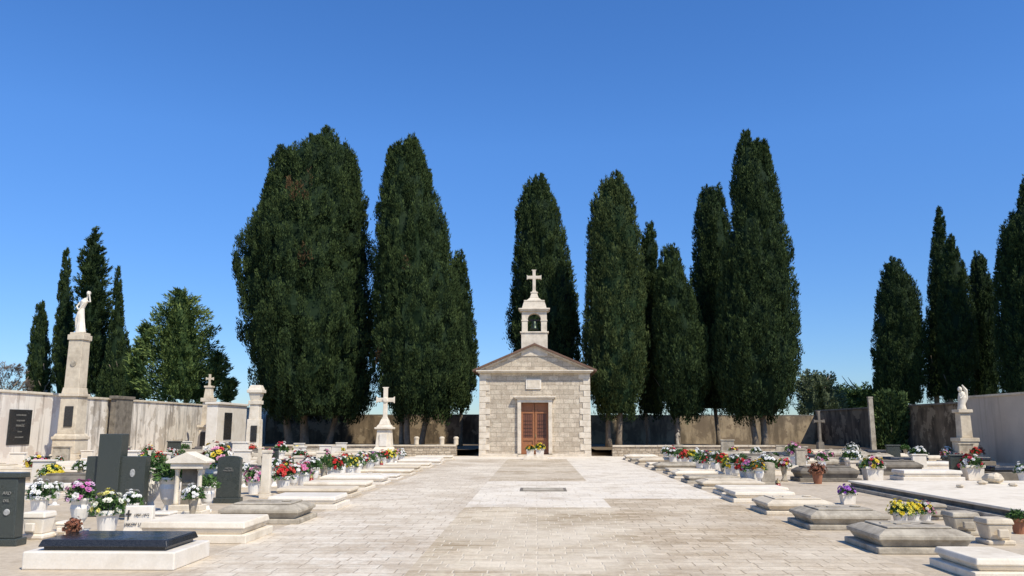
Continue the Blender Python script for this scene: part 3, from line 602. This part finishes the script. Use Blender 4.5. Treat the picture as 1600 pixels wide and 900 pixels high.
st=MB(); hs_=zz(455)-zf0-.1; figure(st,hs_/1.83,zf0+.1,lean=.07); st.obj("statue",'marble',e,remesh=.016)
MB().box(a*.05,-a*.345,zb0+.4,zc0-.4,a*.3,.05).obj("plaque",'black',e,bevel=.01)
MB().lathe([(0,0),(.13,0),(.12,.03),(0,.04)],18).obj("medallion",'grey',e,loc=(0,-a*.265,(zd0+ze0)/2)).rotation_euler=(math.pi/2,0,0)
YA=-20.98/D(13,665,1)[0]; YBq=-20.98/D(48,665,1)[0]
e=thing("wall_plaque","black memorial plaque with pale lettering on plaster wall","plaque",(-20.985,(YA+YBq)/2,0))
zt_=D(30,640,(YA+YBq)/2)[1]; zb_=D(30,695,(YA+YBq)/2)[1]
MB().box(0,0,zb_,zt_,.05,YBq-YA).obj("panel",'black',e,bevel=.01)
for k,(s_,z_) in enumerate((("ROMAN MIKULIN",.08),("MATIJE RADIN",.08),("PAVAČIĆ",.13),("1913-1979",.065),("OBITELJ KUNJAŠIĆ",.065))):
    text(s_,e,(.028,0,zt_-.25-k*.22),z_,'lettw',facing='+x')
def monument(u,label,xw):
    Y=xw/D(u,700,1)[0]; z=lambda v:D(u,v,Y)[1]
    return thing("tall_grave_monument",label,"monument",(xw,Y,0)),z
e,z=monument(321,"slender cream stone monument with small cross pinnacle",-19.0)
MB().box(0,0,0,.5,.9,.9).box(0,0,.5,z(668),.72,.72,.64,.64).box(0,0,z(668),z(664),.84,.84).obj("pedestal",'cream',e,bevel=.02)
MB().box(0,0,z(664),z(628),.52,.52,.46,.46).box(0,0,z(628),z(622),.68,.68).box(0,0,z(622),z(606),.44,.44,.34,.34).box(0,0,z(606),z(603),.46,.46).obj("column",'cream',e,bevel=.02)
MB().prism([(a_,b_+z(603)) for a_,b_ in crosspoly(z(585)-z(603),.44,.11,(z(585)-z(603))*.62)],-.06,.06).obj("cross",'cream',e,bevel=.01)
MB().box(0,-.35,z(700),z(675),.4,.04).obj("plaque",'black',e)
e,z=monument(396,"stone monument with wide moulded capital and plaque",-15.6)
MB().box(0,0,0,.5,.95,.8).box(0,0,.5,z(655),.74,.62,.68,.56).obj("pedestal",'white',e,bevel=.02)
MB().box(0,0,z(655),z(632),.55,.5,.5,.46).box(0,0,z(632),z(626),.66,.6).box(0,0,z(626),z(614),.48,.45,.68,.62).box(0,0,z(614),z(609),.84,.76).box(0,0,z(609),z(602),.74,.66,.54,.46).obj("capital",'white',e,bevel=.02)
MB().box(.08,-.32,z(690),z(665),.34,.04).obj("plaque",'black',e)
xt=-17.6; Y0=xt/D(337,690,1)[0]; Y1=xt/D(383,690,1)[0]; zt1=D(337,628,Y0)[1]
e=thing("wall_tomb","white plastered wall tomb with tall dark plaque","tomb",(xt-.3,(Y0+Y1)/2,0))
MB().box(0,0,0,zt1-.13,.6,Y1-Y0).box(0,0,zt1-.13,zt1,.8,Y1-Y0+.2).obj("wall",'marble',e,bevel=.02)
MB().box(.31,-(Y1-Y0)*.15,.9,2.4,.05,1.1).obj("plaque",'black',e,bevel=.01)
e=thing("stone_slab","tall grey stone slab standing against the wall","stone slab",(-20.6,-20.6/D(186,690,1)[0],0))
MB().box(0,0,0,2.95,.3,1.6).box(0,0,2.95,3.1,.4,1.8).obj("slab",'dkstone',e,bevel=.015)
xr=19.6; Yr=xr/D(1508,690,1)[0]; z=lambda v:D(1508,v,Yr)[1]
e=thing("angel_monument","pale stone column topped by bowed angel sculpture","monument",(xr,Yr,0))
MB().box(0,0,0,.45,1.0,1.0).box(0,0,.45,z(690),.8,.8).box(0,0,z(690),z(684),.88,.88).obj("plinth",'cream',e,bevel=.02)
MB().box(0,0,z(684),z(645),.5,.5,.46,.46).box(0,0,z(645),z(640),.64,.64).obj("column",'cream',e,bevel=.02)
st=MB(); zb2=z(640); hh=z(602)-zb2
st.tube([(0,0,zb2),(.0,0,zb2+hh*.2),(.06,0,zb2+hh*.5),(.05,0,zb2+hh*.68),(.0,0,zb2+hh*.76)],[.2,.16,.18,.14,.06],12)
st.tube([(.1,.1,zb2+hh*.1),(.3,.12,zb2+hh*.45),(.3,.1,zb2+hh*.8),(.14,.08,zb2+hh*1.02)],[.03,.08,.09,.03],8)
st.ell((-.04,-.05,zb2+hh*.83),(.1,.11,.13)); st.ell((-.13,-.09,zb2+hh*.8),(.022,.022,.035))
st.tube([(.08,-.14,zb2+hh*.62),(-.12,-.18,zb2+hh*.44),(-.12,-.11,zb2+hh*.66)],[.05,.042,.03],8)
st.obj("sculpture",'white',e,remesh=.018)
x,y=G(1060,716); z=lambda v:D(1060,v,y)[1]
e=thing("statuette","small grey stone child figure on square pedestal","statue",(x,y,0))
MB().box(0,0,0,z(698),.45,.36,.38,.3).box(0,0,z(698),z(695),.5,.4).obj("pedestal",'grey',e,bevel=.012)
st=MB(); figure(st,(z(671)-z(695))/1.88,z(695),arm='low'); st.obj("figure",'grey',e,remesh=.015)
px0=G(1290,757)[0]; pyb=G(838,751,.2)[1]
pf=thing("platform_tomb","wide low cream stone platform tomb with dark stepped edge","tomb",(px0+3.6,(11.5+pyb)/2,0)); pd=pyb-11.5
MB().box(0,0,0,.08,7.4,pd+.3).obj("plinth",'grey',pf,bevel=.015)
MB().box(0,0,.08,.17,7.1,pd).obj("kerb",'dkstone',pf,bevel=.01)
MB().box(0,0,.17,.22,7.2,pd+.1).obj("slab",'white',pf,bevel=.012)
for u,v,s in ((1552,755,.3),(1535,757,.12),(1583,760,.1),(1500,762,.09)):
    x,y=G(u,v,.22); st=MB(); 
    e=thing("stone","rough pale stone lying on the tomb platform","stone",(x,y,.22),rot=random.uniform(0,6),group="stones on the platform")
    st.ell((0,0,s*.38),(s,s*.7,s*.42),12,8)
    st.v=[tuple(Vector(p)*(1+.3*noise.noise(Vector(p)*3/s))) for p in st.v]; st.obj("stone",'cream',e,bevel=0)
def planter_block(u,v,wpx,top,label,mat='grey'):
    x,y=G(u,v); w=wpx*y/(F*1.04); h=D(u,top,y)[1]
    e=thing("stone_planter",label,"planter",(x,y,0))
    MB().box(0,.1,0,h*.18,w*1.05,w).box(0,.1,h*.18,h*.78,w*.78,w*.75,w*.98,w*.92).obj("body",mat,e,bevel=.02)
    MB().box(0,.1,h*.78,h,w*1.08,w*1.02,w*.98,w*.92).obj("rim",mat,e,bevel=.02); MB().box(0,-w*.33,h*.3,h*.62,w*.4,.06).obj("relief",mat,e,bevel=.015)
planter_block(1562,851,40,810,"carved grey-cream stone planter block at grave head",'cream')
planter_block(1508,836,40,800,"weathered carved stone planter block",'grey')
planter_block(1460,812,34,787,"low weathered stone block at grave head",'grey')
planter_block(52,842,36,800,"square white stone flower box",'marble')
planter_block(100,838,30,815,"low square white stone pedestal",'marble')
planter_block(250,818,34,800,"low square white stone pedestal",'marble')
# ------------------------------------------------------------------ flowers
CO={'white':[(.84,.82,.76)],'red':[(.6,.03,.03),(.65,.08,.06)],'yellow':[(.8,.6,.04),(.82,.72,.12)],'pink':[(.7,.22,.38),(.78,.55,.6)],'purple':[(.33,.1,.5),(.45,.17,.55)],
 'pinkwhite':[(.65,.2,.45),(.8,.76,.7),(.75,.5,.65)],'whiteyellow':[(.82,.8,.64),(.82,.74,.22)],'mix':[(.8,.76,.68),(.65,.06,.08),(.75,.55,.06),(.7,.32,.42)],'redwhite':[(.6,.05,.08),(.8,.76,.7)],'orange':[(.7,.22,.03),(.78,.55,.05)],'brown':[(.3,.12,.07)],'green':[]}
def bouquet(e,z0,R,Hh,color,nb=26):
    K=420; d=unit(rng.normal(0,1,(K,3))+np.array([0,0,.35])); d[:,2]=np.abs(d[:,2])*.9-.1; rr=R*(.3+.75*rng.random(K)**.6)
    p=d*rr[:,None]*np.array([1,1,Hh/R]); p[:,2]+=z0; ld=unit(d+rng.normal(0,.45,(K,3))); ll=R*rng.uniform(.2,.5,K); sd=unit(np.cross(ld,rng.normal(0,1,(K,3))))*(ll*.2)[:,None]
    V=np.stack([p-ld*ll[:,None]*.3,p+sd,p+ld*ll[:,None]*.7,p-sd],1).reshape(-1,3)
    s=rng.random((K,1)); C=np.array([.025,.06,.02])*(1-s)+np.array([.12,.22,.06])*s
    if color=='brown': C=np.array([.1,.05,.03])*(1-s)+np.array([.28,.13,.07])*s
    tris_obj("leaves",V,np.arange(len(V)).reshape(-1,4).tolist(),np.repeat(C,4,0),'petal',e)
    cs=CO[color]
    if not cs: return
    V=[];Fq=[];C=[]
    lop=rng.normal(0,.25,2)
    for i in range(nb):
        q=np.array(unit(rng.normal(0,1,3)+np.array([lop[0],-.1+lop[1],.5]))); q[2]=abs(q[2])*.95; c=q*np.array([R,R,Hh])*rng.uniform(.8,1.2); c[2]+=z0
        col=np.array(cs[rng.integers(len(cs))])*rng.uniform(.8,1.05); r=R*rng.uniform(.15,.27); x_=unit(np.cross(q,[.2,.3,1])); y_=np.cross(q,x_)
        for lay,(rk,up) in enumerate(((1,.15),(.6,.5))):
            for k in range(6):
                a=k*math.pi/3+lay*.5+rng.normal(0,.1); dr_=x_*math.cos(a)+y_*math.sin(a); tn=-x_*math.sin(a)+y_*math.cos(a)
                o_=len(V); V+=[c,c+(dr_*.6+tn*.42)*r*rk+q*r*up*.5,c+dr_*r*rk+q*r*up,c+(dr_*.6-tn*.42)*r*rk+q*r*up*.5]; Fq.append([o_,o_+1,o_+2,o_+3]); C+=[col*.7,col,col,col]
    tris_obj("blossoms",np.array(V),Fq,np.array(C),'petal',e)
PROTO={}
PK={'urn':("footed white stone urn",'potw'),'pot':("plain white flowerpot",'potw'),'box':("white stone flower box",'marble'),'terra':("terracotta pot",'terra'),'vase':("slim grey stone vase",'grey')}
def pot_mesh(kind,e):
    m=PK[kind][1]
    if kind=='urn': MB().box(0,0,0,.04,.2,.2).lathe([(.08,.04),(.06,.08),(.05,.12),(.1,.2),(.135,.34),(.125,.4),(.16,.46),(.16,.49),(.13,.49),(.1,.42)],18).obj("pot",m,e,smooth=False,bevel=.004)
    elif kind=='box': MB().box(0,0,0,.3,.36,.3,.42,.34).box(0,0,.3,.36,.46,.38).obj("pot",m,e,bevel=.01)
    elif kind=='vase': MB().lathe([(.1,0),(.1,.04),(.05,.1),(.08,.28),(.1,.4),(.12,.44),(.09,.44)],14).obj("pot",m,e,smooth=True)
    else: MB().lathe([(.1,0),(.14,.26),(.165,.27),(.165,.33),(.14,.33),(.13,.28)],18).obj("pot",m,e)
def flower(u,v,top,kind,color,z=0,loc=None,scale=None):
    if loc is None:
        x,y=G(u,v,z); hgt=D(u,top,y)[1]-z
    else: x,y=loc; hgt=scale
    key=(kind,color,rng.integers(2)) 
    lab="%s with %s flowers beside a grave"%(PK[kind][0],{'pinkwhite':'pink and white','whiteyellow':'white and yellow','mix':'mixed coloured','redwhite':'red and white','brown':'dry reddish'}.get(color,color)) if color!='green' else PK[kind][0]+" with leafy green plant beside a grave"
    zt={'urn':.47,'box':.34,'vase':.42}.get(kind,.3); R={'urn':.21,'box':.26}.get(kind,.21); tot=zt+.3
    s=hgt/tot*1.04; r=random.uniform(0,6.28) if kind!='box' else 0
    if key in PROTO: return dup(PROTO[key],(x,y,z),r,s)
    e=thing("flower_pot",lab,"flower pot",(x,y,z),rot=r,group="flower pots on the graves",scale=s)
    pot_mesh(kind,e); bouquet(e,zt,R,.27,color,nb=38); PROTO[key]=e; return e
for a in [(60,806,750,'pot','white',.0),(122,832,750,'urn','pinkwhite'),(166,836,767,'pot','whiteyellow'),(204,812,766,'pot','white'),(262,803,716,'urn','green'),(300,812,756,'vase','white'),(322,800,738,'urn','green'),
 (232,800,702,'urn','green'),(335,764,694,'pot','mix'),(437,722,690,'pot','redwhite'),(442,770,724,'pot','red'),(458,766,722,'urn','redwhite'),(474,761,720,'pot','pink'),(490,758,716,'urn','white'),(505,755,710,'vase','green'),
 (520,752,714,'pot','red'),(533,749,712,'urn','white'),(547,746,712,'pot','yellow'),(558,743,710,'pot','white'),(568,740,708,'vase','mix'),(578,736,706,'pot','green'),(588,732,704,'urn','pinkwhite'),(598,730,703,'pot','red'),(609,727,702,'pot','yellow'),(618,724,701,'urn','mix'),(627,722,701,'pot','white'),(218,734,706,'pot','mix'),(268,728,700,'urn','redwhite'),(348,722,690,'urn','white'),(415,735,700,'vase','mix'),
 (450,752,716,'pot','mix'),(482,748,712,'pot','redwhite'),(512,742,708,'urn','green'),(540,738,706,'pot','red'),(565,732,704,'pot','white'),
 (85,790,752,'urn','white'),(380,762,722,'urn','white'),(396,772,730,'pot','pink'),(160,760,728,'urn','mix'),(428,760,716,'urn','white'),
 (1043,721,696,'pot','white'),(1052,726,698,'pot','redwhite'),(1062,728,700,'urn','green'),(1072,731,701,'pot','red'),(1083,734,703,'urn','yellow'),(1095,737,704,'pot','green'),(1106,740,706,'pot','mix'),(1118,742,706,'urn','white'),(1130,745,708,'vase','red'),(1142,748,712,'pot','yellow'),(1150,750,710,'urn','white'),(1165,753,714,'pot','red'),(1176,755,716,'pot','pinkwhite'),(1188,757,718,'urn','orange'),(1200,752,708,'pot','white'),(1226,752,714,'vase','mix'),
 (1068,724,698,'pot','green'),(1090,728,700,'pot','white'),(1124,735,702,'pot','green'),(1160,742,706,'urn','green'),
 (1244,738,692,'urn','pink'),(1278,756,722,'terra','brown'),(1332,736,700,'box','white'),(1436,728,697,'box','white'),(1325,788,757,'box','purple'),(1408,826,781,'pot','yellow'),(1428,822,781,'pot','yellow'),(1447,820,783,'pot','mix'),(1482,722,698,'pot','white'),(1592,834,792,'terra','green'),(1530,722,697,'terra','brown'),(1600,755,722,'pot','white')]:
    flower(*a)
x,y=G(838,718); e=thing("stone_block","low pale stone block in front of the door","stone block",(x,y,0)); MB().box(0,0,0,.1,1.3,.5).box(0,0,.1,.17,1.1,.4).obj("block",'white',e,bevel=.01)
flower(0,0,0,'box','yellow',.17,loc=(x+.18,y),scale=.62); flower(0,0,0,'box','orange',.17,loc=(x-.3,y),scale=.55)
x,y=G(42,893); flower(0,0,0,'terra','brown',.2,loc=(x+.02,y+.8),scale=.3)
lan=None
for i in range(12):
    sd=-1 if i%3 else 1; y=21+ i*1.5+random.uniform(-.4,.4); x=sd*random.uniform(6.0,6.8)
    if not lan:
        lan=thing("grave_lantern","small red glass grave lantern with gilt lid","lantern",(x,y,0),group="lanterns on the graves")
        MB().lathe([(.06,0),(.07,.02),(.055,.04)],12).obj("base",'gold',lan); MB().lathe([(.055,.04),(.07,.12),(.06,.22)],12).obj("glass",'redglass',lan,smooth=True); MB().lathe([(.07,.22),(.05,.27),(.015,.3),(.015,.33)],12).obj("lid",'gold',lan)
    else: dup(lan,(x,y,0),0,random.uniform(.8,1.1))
# ------------------------------------------------------------------ wider grave field
rf=random.Random(5)
protos={}
def field(x,y,st,tone,L=1.9,W=1.0):
    key=(st,tone)
    if key in protos: return dup(protos[key],(x,y,0),0,rf.uniform(.92,1.1))
    g=grave(st,x-L/2,x+L/2,y,y+W,{'granite':"dark granite ledger grave on pale base",'slab':"plain pale ledger grave on gravel",'carved':"weathered carved ledger grave on gravel"}[st],h=1.3,group="ledger graves on the gravel field",tone=tone); protos[key]=g; return g
def fieldstone(x,y,k):
    if ('h',k) in protos: return dup(protos[('h',k)],(x,y,0),0,rf.uniform(.8,1.2))
    mat=('white','grey','green','marble')[k]; e=thing("headstone",{0:"small white stone cross headstone",1:"weathered grey block headstone",2:"dark granite block headstone",3:"white marble block headstone with ledge"}[k],"headstone",(x,y,0),group="headstones on the gravel field")
    if k==0:
        MB().box(0,0,0,.35,.4,.35,.3,.25).obj("base",mat,e,bevel=.01); MB().prism([(a_,b_+.35) for a_,b_ in crosspoly(.65,.42,.09,.42)],-.05,.05).obj("cross",mat,e,bevel=.008)
    else:
        MB().box(0,0,0,.12,.7,.3).obj("base",mat,e,bevel=.01); MB().box(0,0,.12,.75,.6,.16,.56,.14).box(0,0,.75,.8,.64,.2).obj("stone",mat,e,bevel=.012)
    protos[('h',k)]=e; return e
for cxx in (-8.9,-11.7,-14.4,-17.2,8.9,11.8,14.8,17.6):
    for yy in frange(17.5 if cxx<0 else 25.0,43,2.5 if cxx<0 else 2.9):
        if rf.random()<.1: continue
        if cxx==-8.9 and yy<19: continue
        st,tn=rf.choice([('granite','marble'),('granite','grey'),('slab','marble'),('slab','white'),('slab','white'),('carved','grey'),('carved','cream'),('carved','dkstone')])
        if cxx>12 and yy<34 and rf.random()<.6: st,tn='granite','dkstone'
        jx=rf.uniform(-.3,.3); jy=rf.uniform(-.3,.3)
        field(cxx+jx,yy+jy,st,tn)
        hx=cxx+jx+(-1.25 if cxx<0 else 1.25)
        if rf.random()<(.5 if cxx<0 else .3): fieldstone(hx,yy+jy+.5,rf.choice((0,1,2,3,3,3)) if cxx<0 else rf.choice((1,3,2)))
        if rf.random()<.7: flower(0,0,0,rf.choice(['urn','pot','vase','box']),rf.choice(['white','mix','red','green','redwhite','pink','yellow']),0,loc=(hx+rf.uniform(-.1,.4),yy+jy+rf.uniform(0,.2)),scale=rf.uniform(.5,.8))
bpy.context.view_layer.update()
print("OBJS",len(bpy.data.objects), "tri", sum(len(m.polygons) for m in bpy.data.meshes))
